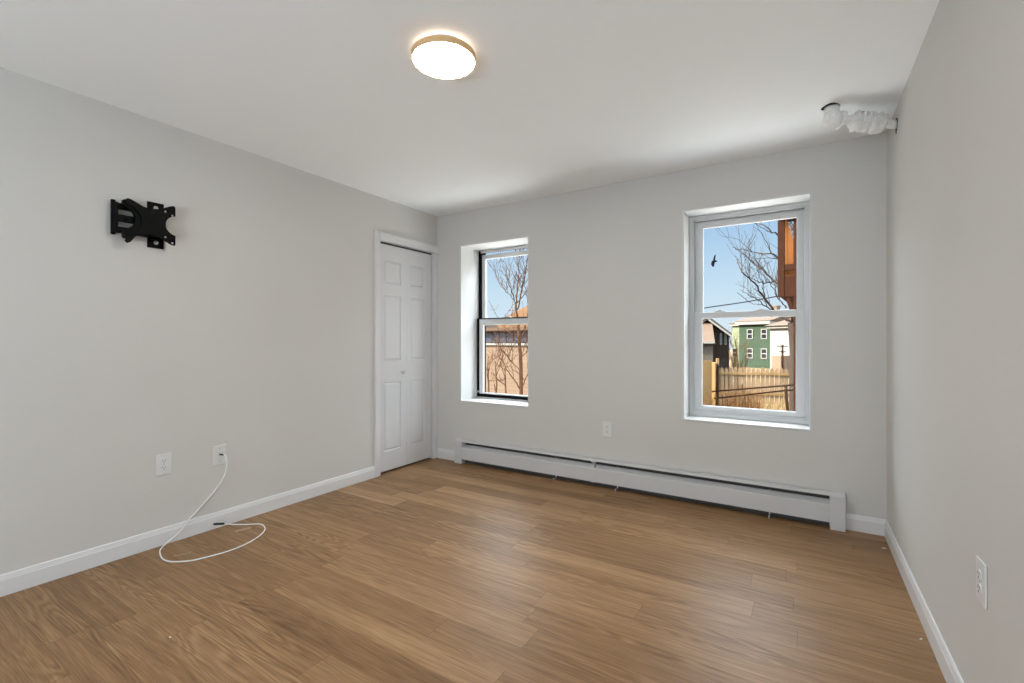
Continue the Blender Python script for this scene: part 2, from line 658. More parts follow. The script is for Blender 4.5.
def ring(bb, x0, x1, z0, z1, l, r, bt, tp, y0, y1, mi=0, bevel=0.003):
    """a rectangular frame: widths left, right, bottom, top"""
    bb.box(x0, x0 + l, y0, y1, z0, z1, mi, bevel)
    bb.box(x1 - r, x1, y0, y1, z0, z1, mi, bevel)
    bb.box(x0 + l - .004, x1 - r + .004, y0 + .0006, y1 - .0006, z0, z0 + bt, mi, bevel)
    bb.box(x0 + l - .004, x1 - r + .004, y0 + .0006, y1 - .0006, z1 - tp, z1, mi, bevel)


def pane(name, parent, x0, x1, z0, z1, y):
    bb = MB()
    bb.box(x0, x1, y, y + 0.004, z0, z1)
    return bb.build(name, M['glass'], parent)


# right window: white vinyl double-hung, local y = 0 at the wall's face
w2 = empty('window_2', (0, YB, 0))
struct(w2, 'white vinyl double-hung window on the right, looking onto the green house', 'window')
liner(w2, W2, YO - YB)
x0, x1, z0, z1 = W2
FY = 0.180                                 # depth of the frame's face
b = MB()
ring(b, x0, x1, z0, z1, 0.020, 0.020, 0.030, 0.022, FY, FY + 0.16)
ring(b, x0 + .016, x1 - .016, z0 + .028, z1 - .02, 0.016, 0.014, 0.016, 0.014, FY + 0.012, FY + 0.16)      # inner stop
b.build('frame', M['vinyl'], w2)
lx0, lx1 = -0.706, 0.0175
b = MB()                                   # lower sash, nearer the room
LY = FY + 0.016
ring(b, lx0, lx1, 0.650, 1.3975, 0.057, 0.052, 0.034, 0.046, LY, LY + 0.034, bevel=0.005)
ring(b, lx0 + .053, lx1 - .048, 0.680, 1.3555, 0.007, 0.007, 0.007, 0.006, LY + 0.008, LY + 0.028, bevel=0.002)
ls = b.build('lower_sash', M['vinyl'], w2)
pane('pane', ls, lx0 + .056, lx1 - .051, 0.682, 1.354, LY + 0.016)
b = MB()                                   # upper sash, behind
UY = LY + 0.038
ring(b, -0.706, 0.022, 1.357, 2.096, 0.060, 0.054, 0.040, 0.050, UY, UY + 0.034, bevel=0.005)
us = b.build('upper_sash', M['vinyl'], w2)
pane('pane', us, -0.648, -0.030, 1.394, 2.048, UY + 0.016)
for cx in (-0.520, -0.245):                # cam locks on the meeting rail
    b = MB()
    b.prism([(-0.045, 0), (0.045, 0), (0.036, 0.007), (0.012, 0.010), (0.006, 0.016), (-0.012, 0.016), (-0.018, 0.010), (-0.036, 0.007)],
            'y', LY + 0.004, LY + 0.030, bevel=0.002)
    q = b.build('sash_lock', M['vinyl'], ls)
    q.location = (cx, 0, 1.397)

# left window: deeper in its opening, black tracks round white sashes
w1 = empty('window_1', (0, YB, 0))
struct(w1, 'narrow-looking window on the left with black tracks in a deep white opening', 'window')
liner(w1, W1, YO - YB)
x0, x1, z0, z1 = W1
FY1 = 0.255
b = MB()
ring(b, x0, x1, z0, z1, 0.030, 0.030, 0.018, 0.012, FY1 + 0.035, FY1 + 0.125)
b.build('frame', M['black'], w1)
b = MB()
b.box(x0 + .03, x1 - .03, FY1 + 0.026, FY1 + 0.05, z1 - 0.026, z1 - 0.002, bevel=0.003)
b.box(x0 + .002, x1 - .002, FY1 - 0.005, FY1 + 0.036, z0, z0 + 0.012, bevel=0.003)
b.build('head_stop', M['vinyl'], w1)
b = MB()                                   # upper sash
ring(b, x0 + .030, x1 - .030, 1.380, 2.062, 0.042, 0.042, 0.03, 0.044, FY1 + 0.052, FY1 + 0.084, bevel=0.004)
us = b.build('upper_sash', M['vinyl'], w1)
pane('pane', us, x0 + .070, x1 - .070, 1.408, 2.020, FY1 + 0.066)
b = MB()                                   # lower sash: black edge, white stiles
ring(b, x0 + .004, x1 - .004, 0.615, 1.412, 0.036, 0.036, 0.034, 0.014, FY1, FY1 + 0.034, 1, bevel=0.004)
ring(b, x0 + .036, x1 - .036, 0.645, 1.400, 0.044, 0.044, 0.012, 0.058, FY1 - 0.003, FY1 + 0.030, 0, bevel=0.004)
ls = b.build('lower_sash', [M['vinyl'], M['black']], w1)
pane('pane', ls, x0 + .076, x1 - .076, 0.652, 1.346, FY1 + 0.014)
b = MB()
b.prism([(-0.05, 0), (0.05, 0), (0.04, 0.006), (0.015, 0.010), (-0.015, 0.010), (-0.04, 0.006)], 'y', FY1 + .002, FY1 + 0.028, bevel=0.002)
q = b.build('sash_lock', M['vinyl'], ls)
q.location = (-2.46, 0, 1.411)
b = MB()
b.lathe([(0, 0), (0.011, 0), (0.011, 0.012), (0.007, 0.018), (0, 0.018)], 16, mat=Matrix.Rotation(PI / 2, 4, 'X'))
q = b.build('tilt_latch', M['vinyl'], ls)
q.location = (x0 + 0.020, FY1 + 0.004, 0.665)

# ------------------------------------------------------------------ closet bifold door (left wall's own frame: X = along the wall, -Y = into the room)
door = empty('door_1', (XL, 0, 0), PI / 2)
struct(door, 'white six-panel bifold closet door in a white casing', 'door')


def casing_profile(wd):
    return [(0, 0), (0, -0.016), (0.010, -0.018), (wd * 0.35, -0.015), (wd * 0.45, -0.012), (wd * 0.85, -0.010), (wd, -0.006), (wd, 0)]


b = MB()
wd = DY0 - 2.755
b.prism([(2.755 + p[0], p[1]) for p in casing_profile(wd)], 'z', 0.001, DZ + 0.078)
b.build('casing', M['trim'], door)
b = MB()
b.box(DY1, YB - 0.001, -0.012, 0, 0.001, DZ + 0.004, bevel=0.002)
b.build('casing', M['trim'], door)
b = MB()
b.prism([(-0.0, DZ + 0.078), (-0.022, DZ + 0.076), (-0.022, DZ + 0.062), (-0.019, DZ + 0.045), (-0.019, DZ + 0.020), (-0.022, DZ + 0.001), (0, DZ)],
        'x', DY0 - 0.004, YB - 0.001)
b.build('head_casing', M['trim'], door)
b = MB()
b.box(DY0 - .018, DY0, 0.0, 0.119, 0.001, DZ + .018)
b.box(DY1, DY1 + .018, 0.0, 0.119, 0.001, DZ + .018)
b.box(DY0 - .018, DY1 + .018, 0.0, 0.119, DZ, DZ + .018)
b.build('jamb', M['trim'], door)
b = MB()
b.box(DY0 + .001, DY1 - .001, 0.022, 0.052, DZ - 0.014, DZ - 0.001)
b.build('track', M['dark'], door)
for px in (2.99, 3.21, 3.33):
    b = MB()
    b.box(px - .004, px + .004, 0.010, 0.016, 2.026, 2.046, bevel=0.001)
    b.build('track_clip', M['steel'], door)


def door_leaf(x0, x1, panels, y=0.014, t=0.032, z0=0.020, z1=2.041):
    g = bmesh.new()
    px0, px1 = panels[0][0], panels[0][1]
    xs = [x0, px0, px1, x1]
    zs = [z0]
    for p in sorted(panels, key=lambda q: q[2]):
        zs += [p[2], p[3]]
    zs.append(z1)
    V = [[g.verts.new((x, y, z)) for z in zs] for x in xs]
    pf = []
    for i in range(3):
        for j in range(len(zs) - 1):
            f = g.faces.new([V[i][j], V[i + 1][j], V[i + 1][j + 1], V[i][j + 1]])
            if i == 1 and j % 2 == 1:
                pf.append(f)
    # sides and back
    Bk = [g.verts.new((x, y + t, z)) for x, z in ((x0, z0), (x1, z0), (x1, z1), (x0, z1))]
    g.faces.new([Bk[0], Bk[1], Bk[2], Bk[3]])
    g.faces.new([V[0][j] for j in range(len(zs))] + [Bk[3], Bk[0]])
    g.faces.new([V[3][j] for j in range(len(zs))] + [Bk[2], Bk[1]])
    g.faces.new([V[i][0] for i in range(4)] + [Bk[1], Bk[0]])
    g.faces.new([V[i][-1] for i in range(4)] + [Bk[2], Bk[3]])
    bmesh.ops.recalc_face_normals(g, faces=g.faces)
    bmesh.ops.inset_individual(g, faces=pf, thickness=0.006, depth=0.0)
    bmesh.ops.inset_individual(g, faces=pf, thickness=0.007, depth=-0.010)
    bmesh.ops.inset_individual(g, faces=pf, thickness=0.026, depth=0.007)
    bb = MB()
    bb.merge(g)
    return bb


zz = [(1.690, 1.902), (0.999, 1.591), (0.190, 0.814)]
FOLD = 3.155
lf = door_leaf(DY0 + .004, FOLD - .001, [(2.874, 3.088, a, c) for a, c in zz]).build('door_leaf', M['door'], door)
door_leaf(FOLD + .001, DY1 - .012, [(3.200, 3.400, a, c) for a, c in zz]).build('door_leaf', M['door'], door)
b = MB()
b.lathe([(0, 0), (0.008, 0), (0.007, 0.012), (0.010, 0.018), (0.0155, 0.023), (0.0165, 0.029), (0.013, 0.035), (0, 0.037)], 24,
        mat=Matrix.Rotation(PI / 2, 4, 'X'))
kn = b.build('knob', M['door'], lf)
kn.location = (3.094, 0.0142, 0.893)

# ------------------------------------------------------------------ baseboard heater along the back wall
HX0, HX1, HJ = -2.851, 0.2274, -1.430
ht = empty('baseboard_heater', (0, YB - 0.001, 0))
tag(ht, 'long white enamelled hydronic baseboard heater under the two windows', 'heater')
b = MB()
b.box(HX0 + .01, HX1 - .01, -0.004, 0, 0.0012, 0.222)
b.build('back_panel', M['dusty_shade'], ht)


def hood(xa, xb):
    bb = MB()
    bb.prism([(-0.004, 0.226), (-0.046, 0.226), (-0.058, 0.222), (-0.064, 0.216), (-0.064, 0.211), (-0.0615, 0.211), (-0.0615, 0.215),
              (-0.056, 0.219), (-0.046, 0.2232), (-0.004, 0.2232)], 'x', xa, xb)
    return bb.build('top_hood', M['heater'], ht)


def cover(xa, xb):
    bb = MB()
    bb.prism([(-0.058, 0.046), (-0.066, 0.046), (-0.066, 0.150), (-0.063, 0.158), (-0.054, 0.161), (-0.054, 0.1585), (-0.061, 0.156),
              (-0.0635, 0.149), (-0.0635, 0.049), (-0.058, 0.049)], 'x', xa, xb)
    return bb.build('front_cover', M['heater'], ht)


def damper(xa, xb):
    bb = MB()
    bb.prism([(-0.052, 0.146), (-0.022, 0.180), (-0.0205, 0.1788), (-0.0505, 0.1448)], 'x', xa, xb)
    for k in range(4):                      # pressed ribs
        yy = -0.047 + k * 0.0065
        zz_ = 0.146 + (yy + 0.052) * 1.133
        bb.prism([(yy, zz_ + .0005), (yy - .0012, zz_ + .0042), (yy + .0030, zz_ + .0056)], 'x', xa, xb)
    return bb.build('damper', M['heater'], ht)


for xa, xb in ((HX0 + .080, HJ - .010), (HJ + .012, HX1 - .072)):
    hood(xa, xb)
    cover(xa, xb)
    damper(xa + .004, xb - .004)
b = MB()                                    # splice plate where the two lengths meet
b.prism([(-0.004, 0.2285), (-0.047, 0.2285), (-0.060, 0.224), (-0.0665, 0.215), (-0.0665, 0.206), (-0.035, 0.19), (-0.0575, 0.164), (-0.0685, 0.152),
         (-0.0685, 0.044), (-0.060, 0.044), (-0.060, 0.18), (-0.004, 0.2)], 'x', HJ - .014, HJ + .016)
b.build('splice_plate', M['heater'], ht)
for xa, xb in ((HX0, HX0 + .088), (HX1 - .080, HX1)):
    b = MB()
    b.prism([(0, 0.002), (-0.0700, 0.002), (-0.0700, 0.212), (-0.063, 0.223), (-0.048, 0.2295), (0, 0.2295)], 'x', xa, xb, bevel=0.0025)
    b.build('end_cap', M['heater'], ht)
b = MB()
b.tube([(HX0 + .05, -0.032, 0.105), (HX1 - .05, -0.032, 0.105)], 0.011, 10, 1)
n = 300
for k in range(n):
    xx = HX0 + .12 + (HX1 - HX0 - .24) * k / (n - 1)
    b.box(xx, xx + .0008, -0.054, -0.010, 0.078, 0.138)
b.build('fin_element', [M['fin'], M['copper']], ht)
for xx in (-1.785, -1.241, -0.185):
    b = MB()
    b.prism([(-0.004, 0.0015), (-0.060, 0.0015), (-0.064, 0.008), (-0.064, 0.018), (-0.058, 0.020), (-0.050, 0.012), (-0.012, 0.012), (-0.010, 0.18), (-0.004, 0.18)],
            'x', xx - .004, xx + .004)
    b.build('bracket', M['heater'], ht)


# ------------------------------------------------------------------ outlets
def outlet(loc, rz, label, group=None):
    t = empty('wall_outlet', loc, rz)
    tag(t, label, 'outlet', group)
    bb = MB()
    bb.prism([(-.040, -.061), (.040, -.061), (.040, .061), (-.040, .061)], 'y', -0.0062, -0.0004, bevel=0.0026)
    bb.build('cover_plate', M['plate'], t)
    for s in (1, -1):
        bb = MB()
        outl = [(0.0172 * math.cos(a), 0.0143 * math.sin(a)) for a in [2 * PI * k / 28 for k in range(28)]]
        outl = [(max(-.0155, min(.0155, x)), z) for x, z in outl]
        bb.prism(outl, 'y', -0.0092, -0.006)
        bb.box(-.0072, -.0050, -0.0096, -0.0090, -.001, .008, 1)
        bb.box(.0050, .0072, -0.0096, -0.0090, 0.0, .007, 1)
        bb.prism([(0.0026 * math.cos(2 * PI * k / 12), -.0075 + 0.0028 * math.sin(2 * PI * k / 12)) for k in range(12)], 'y', -0.0096, -0.0090, 1)
        q = bb.build('receptacle', [M['plate'], M['slot']], t)
        q.location = (0, 0, s * 0.0195)
    bb = MB()
    bb.lathe([(0, 0), (.0032, 0), (.0028, .0012), (0, .0016)], 14, mat=Matrix.Rotation(PI / 2, 4, 'X'))
    q = bb.build('screw', M['steel'], t)
    q.location = (0, -0.0062, 0)
    return t


outlet((XL, 1.197, 0.465), PI / 2, 'white duplex outlet on the left wall, near the cable plate', 'duplex wall outlets')
outlet((-1.328, YB, 0.470), 0, 'white duplex outlet below the windows, above the heater', 'duplex wall outlets')
outlet((XR, 1.812, 0.496), -PI / 2, 'white duplex outlet on the bare right wall', 'duplex wall outlets')

cp = empty('cable_wall_plate', (XL, 1.499, 0.457), PI / 2)
tag(cp, 'white cable jack plate with white coaxial cable plugged in, left wall', 'wall plate')
b = MB()
b.prism([(-.040, -.061), (.040, -.061), (.040, .061), (-.040, .061)], 'y', -0.0062, -0.0004, bevel=0.0026)
b.build('cover_plate', M['plate'], cp)
for s in (1, -1):
    b = MB()
    b.lathe([(0, 0), (.0032, 0), (.0028, .0012), (0, .0016)], 14, mat=Matrix.Rotation(PI / 2, 4, 'X'))
    q = b.build('screw', M['steel'], cp)
    q.location = (0, -0.0062, s * 0.042)
b = MB()
b.lathe([(0, 0), (.0066, 0), (.0066, .003), (.0046, .003), (.0046, .007), (0, .007)], 18, mat=Matrix.Rotation(PI / 2, 4, 'X'))
q = b.build('jack', M['steel'], cp)
q.location = (0, -0.0060, 0.004)

# coaxial cable: from the jack down the wall, a loop on the floor, its loose end propped on the baseboard
pts = [(XL + 0.040, 1.505, 0.461), (XL + 0.049, 1.516, 0.452), (XL + 0.048, 1.522, 0.400), (XL + 0.044, 1.508, 0.33), (XL + 0.036, 1.462, 0.255),
       (XL + 0.030, 1.392, 0.180), (XL + 0.030, 1.318, 0.115)]
R_C = 0.0036
for X, Y in ((125, 480),):
    p = on_floor(140 + X / 4.553, 430 + Y / 4.553)
pts += [(XL + 0.034, 1.262, 0.055)]
for X, Y in ((100, 535), (92, 565), (108, 590), (150, 600), (230, 595), (300, 580), (400, 552), (480, 520), (540, 485), (568, 455), (563, 436), (540, 428), (490, 430)):
    p = on_floor(140 + X / 4.553, 430 + Y / 4.553, R_C + .0005)
    pts.append((max(p.x, XL + 0.02), p.y, R_C + .0008))
pts += [(XL + 0.075, 1.555, 0.012), (XL + 0.050, 1.500, 0.030)]
b = MB()
b.tube(catmull(pts, 8), R_C, 10)
cable = b.build('coaxial_cable', M['cable'])
tag(cable, 'white coaxial cable hanging from the wall jack and looping on the floor', 'cable')
b = MB()
b.tube([(XL + 0.0135, 1.500, 0.461), (XL + 0.022, 1.500, 0.461)], 0.0056, 6)
b.tube([(XL + 0.021, 1.500, 0.461), (XL + 0.042, 1.506, 0.461)], 0.0052, 14)
q = b.build('connector', M['rubber'], cable)
q['label'] = 'black connector screwed onto the wall jack'
b = MB()
e0, e1 = Vector(pts[-1]), Vector((XL + 0.038, 1.452, 0.041))
b.tube([e0 - (e1 - e0) * 0.1, e1], 0.0062, 14)
b.tube([e1, e1 + (e1 - e0).normalized() * 0.006], 0.004, 10)
q = b.build('connector', M['rubber'], cable)
q['label'] = 'black connector on the loose end'

# ------------------------------------------------------------------ tv bracket on the left wall (local: X along wall, Z up, -Y into the room)
tv = empty('tv_wall_mount', (XL, 1.157, 1.837), PI / 2)
tag(tv, 'black swivel tv wall bracket with nothing mounted on it, left wall', 'tv mount')
b = MB()                                    # wall plate whose tabs show above and below
pl = [(-.040, -.130), (.040, -.130), (.040, .130), (-.040, .130)]
b.prism(pl, 'y', -0.008, -0.0004, bevel=0.002)
b.box(-.040, -.034, -0.028, -0.006, -.075, .075)
b.box(.034, .040, -0.028, -0.006, -.075, .075)
wp = b.build('wall_plate', M['black'], tv)
for zz_ in (.098, -.098):
    b = MB()
    b.lathe([(0, 0), (.013, 0), (.013, .002), (.008, .003), (.007, .007), (0, .009)], 6, mat=Matrix.Rotation(PI / 2, 4, 'X'), smooth=False)
    q = b.build('lag_bolt', M['steel'], wp)
    q.location = (0, -0.008, zz_)
AX = -0.042
b = MB()                                    # swing arm folded flat against the wall, reaching to the left
b.box(-.150 + AX, .040, -0.050, -0.012, .048, .078, bevel=0.004)
b.box(-.150 + AX, .040, -0.050, -0.012, -.078, -.048, bevel=0.004)
b.box(-.150 + AX, .030, -0.046, -0.016, -.018, .018, bevel=0.003)
b.box(-.064, .034, -0.052, -0.012, -.078, .078, bevel=0.004)
b.build('arm', M['black'], tv)
b = MB()                                    # hinge barrel at the arm's far end
b.lathe([(0, -.092), (.010, -.092), (.011, -.086), (.011, .086), (.010, .092), (0, .092)], 20, mat=Matrix.Translation((-.158 + AX, -0.030, 0)))
b.box(-.160 + AX, -.140 + AX, -0.046, -0.018, -.082, .082, bevel=0.003)
b.build('hinge', M['black'], tv)
b = MB()
b.lathe([(0, 0), (.009, 0), (.009, .004), (.005, .006), (0, .006)], 14, mat=Matrix.Translation((-.110 + AX, -0.0455, 0)) @ Matrix.Rotation(PI / 2, 4, 'X'))
b.build('pivot_bolt', M['black'], tv)
PX = -0.072
b = MB()                                    # tilt bracket between arm and front plate: a D with a curved mouth
dpts = [(-.100, .092), (-.090, .098), (-.062, .090)] + arc(-.104, 0, .098, 62, -62, 14) + [(-.062, -.096), (-.090, -.112), (-.100, -.104), (-.100, -.066)] \
    + arc(-.104, 0, .060, -76, 76, 12) + [(-.100, .066)]
b.prism([(p_[0] + PX, p_[1]) for p_ in dpts], 'y', -0.074, -0.052, bevel=0.0015)
b.build('tilt_bracket', M['black'], tv)
b = MB()                                    # four-armed front plate with round bites left and right
top = [(-.092, .094), (-.082, .104), (-.068, .102), (-.046, .092), (-.012, .076), (.020, .070), (.056, .078), (.085, .092), (.120, .111), (.136, .113), (.140, .105)]
right = arc(.148, 0, .056, 98, 262, 18)
bot = [(.140, -.105), (.136, -.113), (.120, -.111), (.085, -.092), (.056, -.078), (.020, -.070), (-.012, -.076), (-.046, -.092), (-.070, -.128), (-.084, -.136), (-.094, -.126)]
left = arc(-.100, -.008, .080, -78, 78, 18)
b.prism([(p_[0] + PX, p_[1]) for p_ in top + [(.140, .060)] + right + [(.140, -.060)] + bot + left], 'y', -0.082, -0.076)
b.prism([(-.020 + PX, .050), (.080 + PX, .050), (.080 + PX, -.050), (-.020 + PX, -.050)], 'y', -0.077, -0.050, bevel=0.003)
fp = b.build('front_plate', M['black'], tv)
for hx, hz in ((.090, .072), (.124, .056), (.090, -.072), (.124, -.100)):
    b = MB()
    b.lathe([(0, 0), (.0052, 0), (.0052, .0012), (0, .0014)], 14, mat=Matrix.Rotation(PI / 2, 4, 'X'))
    q = b.build('eyelet', M['steel'], fp)
    q.location = (hx + PX, -0.0822, hz)

# ------------------------------------------------------------------ ceiling lamp
lamp = empty('ceiling_lamp', (-1.316, 1.543, H))
lamp.scale = (0.925, 0.925, 1.0)
tag(lamp, 'round flush ceiling lamp, lit, with a gold rim and glowing halo', 'ceiling lamp')
b = MB()
b.lathe([(0, -.0005), (.112, -.0005), (.112, -.026), (0, -.026)], 48)
b.build('canopy', M['trim'], lamp)
b = MB()
b.lathe([(.1125, -.0245), (.1125, -.0195), (.120, -.0195), (.120, -.0245)], 48)
b.build('back_light', M['halo'], lamp)
b = MB()
b.lathe([(.110, -.0262), (.149, -.0262), (.151, -.029), (.151, -.050), (.1485, -.052), (.1445, -.052), (.1445, -.0285), (.110, -.0285)], 72)
b.build('rim', M['gold'], lamp)
b = MB()
b.lathe([(0, -.054), (.06, -.0535), (.11, -.052), (.1438, -.0495), (.1438, -.030), (0, -.030)], 72)
b.build('diffuser', M['diffuser'], lamp)

# ------------------------------------------------------------------ plastered pipe in the upper corner
pA = Vector((0.136, 3.030, 2.375))
pB = Vector((XR - 0.0006, 3.218, 2.345))
pv = pB - pA
pipe = empty('wrapped_pipe', tuple(pA))
tag(pipe, 'lumpy white wrapped pipe running from ceiling hole to right wall corner', 'pipe')


def lumpy(bb, a, c, radii, seg=18, amp=0.004, twist=0.0):
    """a rough sleeve around the line a-c (fractions of the pipe)"""
    n = len(radii)
    d = pv.normalized()
    u = d.cross(UP).normalized()
    v = u.cross(d)
    g = bmesh.new()
    rings = []
    for i, r in enumerate(radii):
        t = a + (c - a) * i / (n - 1)
        ctr = pv * t
        rg = []
        for k in range(seg):
            an = 2 * PI * k / seg
            s = r + (amp * math.sin(3 * an + 9 * t * 6 + twist) * 0.6 + rnd.uniform(-amp, amp) * 0.6 if r > 0.001 else 0)
            rg.append(g.verts.new(ctr + (u * math.cos(an) + v * math.sin(an)) * s))
        rings.append(rg)
    for p, q in zip(rings, rings[1:]):
        for k in range(seg):
            f = g.faces.new([p[k], p[(k + 1) % seg], q[(k + 1) % seg], q[k]])
            f.smooth = True
    g.faces.new(list(reversed(rings[0])))
    g.faces.new(rings[-1])
    bb.merge(g)


b = MB()
lumpy(b, -0.02, 0.995, [.023] * 14, amp=.002)
b.build('pipe_run', M['wrap'], pipe)
b = MB()                                    # elbow up into the ceiling
g = bmesh.new()
bmesh.ops.create_icosphere(g, subdivisions=3, radius=0.047)
for v in g.verts:
    v.co *= 1 + rnd.uniform(-.03, .03)
    v.co.z *= 1.05
for f in g.faces:
    f.smooth = True
b.merge(g, mat=Matrix.Translation((0.004, 0, -0.006)))
b.tube([(0, 0, 0.02), (0, 0, H - pA.z - 0.0006)], [0.038, 0.034], 18)
b.build('elbow', M['wrap'], pipe)
b = MB()
lumpy(b, .10, .17, [.032, .047, .046, .032], amp=.005)
b.build('collar', M['wrap'], pipe)
b = MB()
lumpy(b, .30, .60, [.026, .047, .044, .049, .043, .048, .042, .034], amp=.010, twist=1)
b.build('wrapping', M['wrap'], pipe)
b = MB()
lumpy(b, .55, .80, [.034, .050, .046, .052, .046, .050, .048, .026], amp=.010, twist=3)
b.build('wrapping', M['wrap'], pipe)
d = pv.normalized()
u = d.cross(UP).normalized()
v_ = u.cross(d)
b = MB()                                    # cords of the wrapping, wound at a slant
for t0 in (.32, .41, .50, .57, .66):
    hel = []
    for k in range(22):
        an = -0.5 + k / 21 * 4.6
        t = t0 + 0.10 * k / 21
        rr = 0.0475 + 0.003 * math.sin(k * 1.3)
        hel.append(pv * t + (u * math.cos(an) + v_ * math.sin(an)) * rr)
    b.tube(hel, [0.0055 + 0.002 * math.sin(k * 2.1 + t0 * 40) for k in range(22)], 7)
b.build('binding', M['wrap'], pipe)
# ragged holes the pipe goes through, on ceiling and wall
b = MB()
ho = [(0.041 * math.cos(a) * (1 + .12 * math.sin(3 * a)), 0.041 * math.sin(a) * (1 + .1 * math.cos(4 * a))) for a in [2 * PI * k / 28 for k in range(28)]]
b.prism(ho, 'z', H - 0.0022, H - 0.0004)
q = b.build('trim_hole', M['dark'])
q.location = (pA.x - 0.006, pA.y - 0.010, 0)
struct(q, 'dark ragged hole in the ceiling round the pipe', 'hole')
b = MB()
ho = [(0.034 * math.cos(a) * (1 + .2 * math.sin(3 * a)), 0.040 * math.sin(a) * (1 + .15 * math.cos(5 * a))) for a in [2 * PI * k / 24 for k in range(24)]]
b.prism(ho, 'x', XR - 0.0022, XR - 0.0004)
q = b.build('trim_wall_hole', M['dark'])
q.location = (0, pB.y, pB.z - 0.004)
struct(q, 'dark ragged gap in the right wall round the pipe', 'hole')

# ------------------------------------------------------------------ bits on the floor


def flake(px, py, sx, sy, rz, label):
    p = on_floor(px, py)
    bb = MB()
    n = 7
    o_ = [(sx * math.cos(2 * PI * k / n) * rnd.uniform(.6, 1.1), sy * math.sin(2 * PI * k / n) * rnd.uniform(.6, 1.1)) for k in range(n)]
    bb.prism(o_, 'z', 0.0004, 0.0032, bevel=0.0005)
    q = bb.build('paint_chip', M['chip'])
    q.location = (p.x, p.y, 0)
    q.rotation_euler = (0, 0, rz)
    tag(q, label, 'paint chip', 'white paint chips on the floor')


flake(884, 548.5, .014, .007, 0.3, 'white paint chip on floor by the right wall corner')
flake(921, 639.5, .008, .004, 0.9, 'tiny white paint chip on floor along right baseboard')
flake(170, 637.5, .006, .004, 0.2, 'tiny white paint chip on open floor at lower left')


def tape(px, py, l, w, rz, label):
    p = on_floor(px, py)
    bb = MB()
    bb.prism([(-l, -w), (-l * .2, -w * 1.1), (l, -w * .8), (l * .93, w), (0, w * .9), (-l * .9, w * 1.1)], 'z', 0.0003, 0.0012)
    q = bb.build('tape_scrap', M['tape'])
    q.location = (p.x, p.y, 0)
    q.rotation_euler = (0, 0, rz)
    tag(q, label, 'tape', 'scraps of tape on the floor')


tape(243, 529.5, .045, .013, 1.25, 'scrap of dull clear tape on floor near loose cable end')
tape(182, 554.5, .040, .004, 1.15, 'thin scrap of dull clear tape inside the cable loop')

# ================================================================== OUTDOORS
b = MB()
b.box(-60, 60, YO, 140, GZ - 0.3, GZ)
o = b.build('ground', M['yard'])
struct(o, 'dry straw-coloured yard beyond the windows', 'ground')
b = MB()
b.box(-9, 7, YO, 8.6, GZ, GZ + 0.03)  # unseen slab added to throw daylight up through the windows
struct(b.build('ground_bounce_slab', M['bounce_slab']), 'pale slab added unseen below the windows to bounce daylight indoors', 'reflector')
b = MB()
b.box(XL - 0.15, XR + 0.15, YF - 0.15, YO - 0.01, GZ - 0.3, -0.12)
struct(b.build('trim_foundation', M['foundation']), 'masonry base under the room', 'foundation')


def frame_of(pl, pr):
    """an Empty's place and turn from two ground points: left and right end of a front"""
    d_ = pr - pl
    return Vector((pl.x, pl.y, GZ)), math.atan2(d_.y, d_.x), Vector((d_.x, d_.y, 0)).length


# --- picket fence across the yard
D = 18.0
pl, pr = at(690, 400, D + .6), at(850, 400, D - 1.0)
loc, rz, Ln = frame_of(pl, pr)
fence = empty('picket_fence', tuple(loc), rz)
tag(fence, 'long weathered wooden picket fence across the yard, seen through right window', 'fence')
FH = 1.42
b = MB()
n = int(Ln / 0.16)
for k in range(n):
    xx = k * 0.16
    h = FH + rnd.uniform(-.03, .03)
    b.prism([(xx, 0.02), (xx + .13, 0.02), (xx + .13, h - .10), (xx + .065, h), (xx, h - .10)], 'y', -0.02, 0.0)
b.build('pickets', M['picket'], fence)
for zz_ in (0.35, 1.12):
    b = MB()
    b.box(0, Ln, -0.065, -0.021, zz_, zz_ + .09)
    b.build('rail', M['board'], fence)
for xx, hh, ww, mm in ((3.55, 1.64, .11, 'board'), (3.82, 1.44, .19, 'post_brown'), (0.95, 1.75, .10, 'board')):
    b = MB()
    b.box(xx, xx + ww, -0.19, -0.067, 0, hh, bevel=.01)
    b.build('post', M[mm], fence)

# --- boarded fence at the left with its dark post
pl, pr = at(680, 400, 12.3), at(713.2, 400, 13.6)
loc, rz, Ln = frame_of(pl, pr)
bf = empty('board_fence', tuple(loc), rz)
tag(bf, 'tall tan boarded fence panel at the left edge of right window view', 'fence')
b = MB()
for k in range(int(Ln / 0.14)):
    b.box(k * .14, k * .14 + .134, -.02, 0, 0.03, 1.86 + rnd.uniform(-.01, .01))
b.build('boards', M['board'], bf)
b = MB()
b.box(Ln - .02, Ln + .07, -.07, .05, 0, 1.80, bevel=.01)
b.build('post', M['board'], bf)
p = at(717.0, 400, 13.6)
b = MB()
b.box(-.05, .05, -.05, .05, 0, 1.72, bevel=.012)
b.box(-.03, .03, -.03, .03, 1.70, 1.76)
q = b.build('gate_post', M['post_brown'])
q.location = (p.x, p.y, GZ)
tag(q, 'dark weathered gate post standing beside the tan boarded fence', 'post')

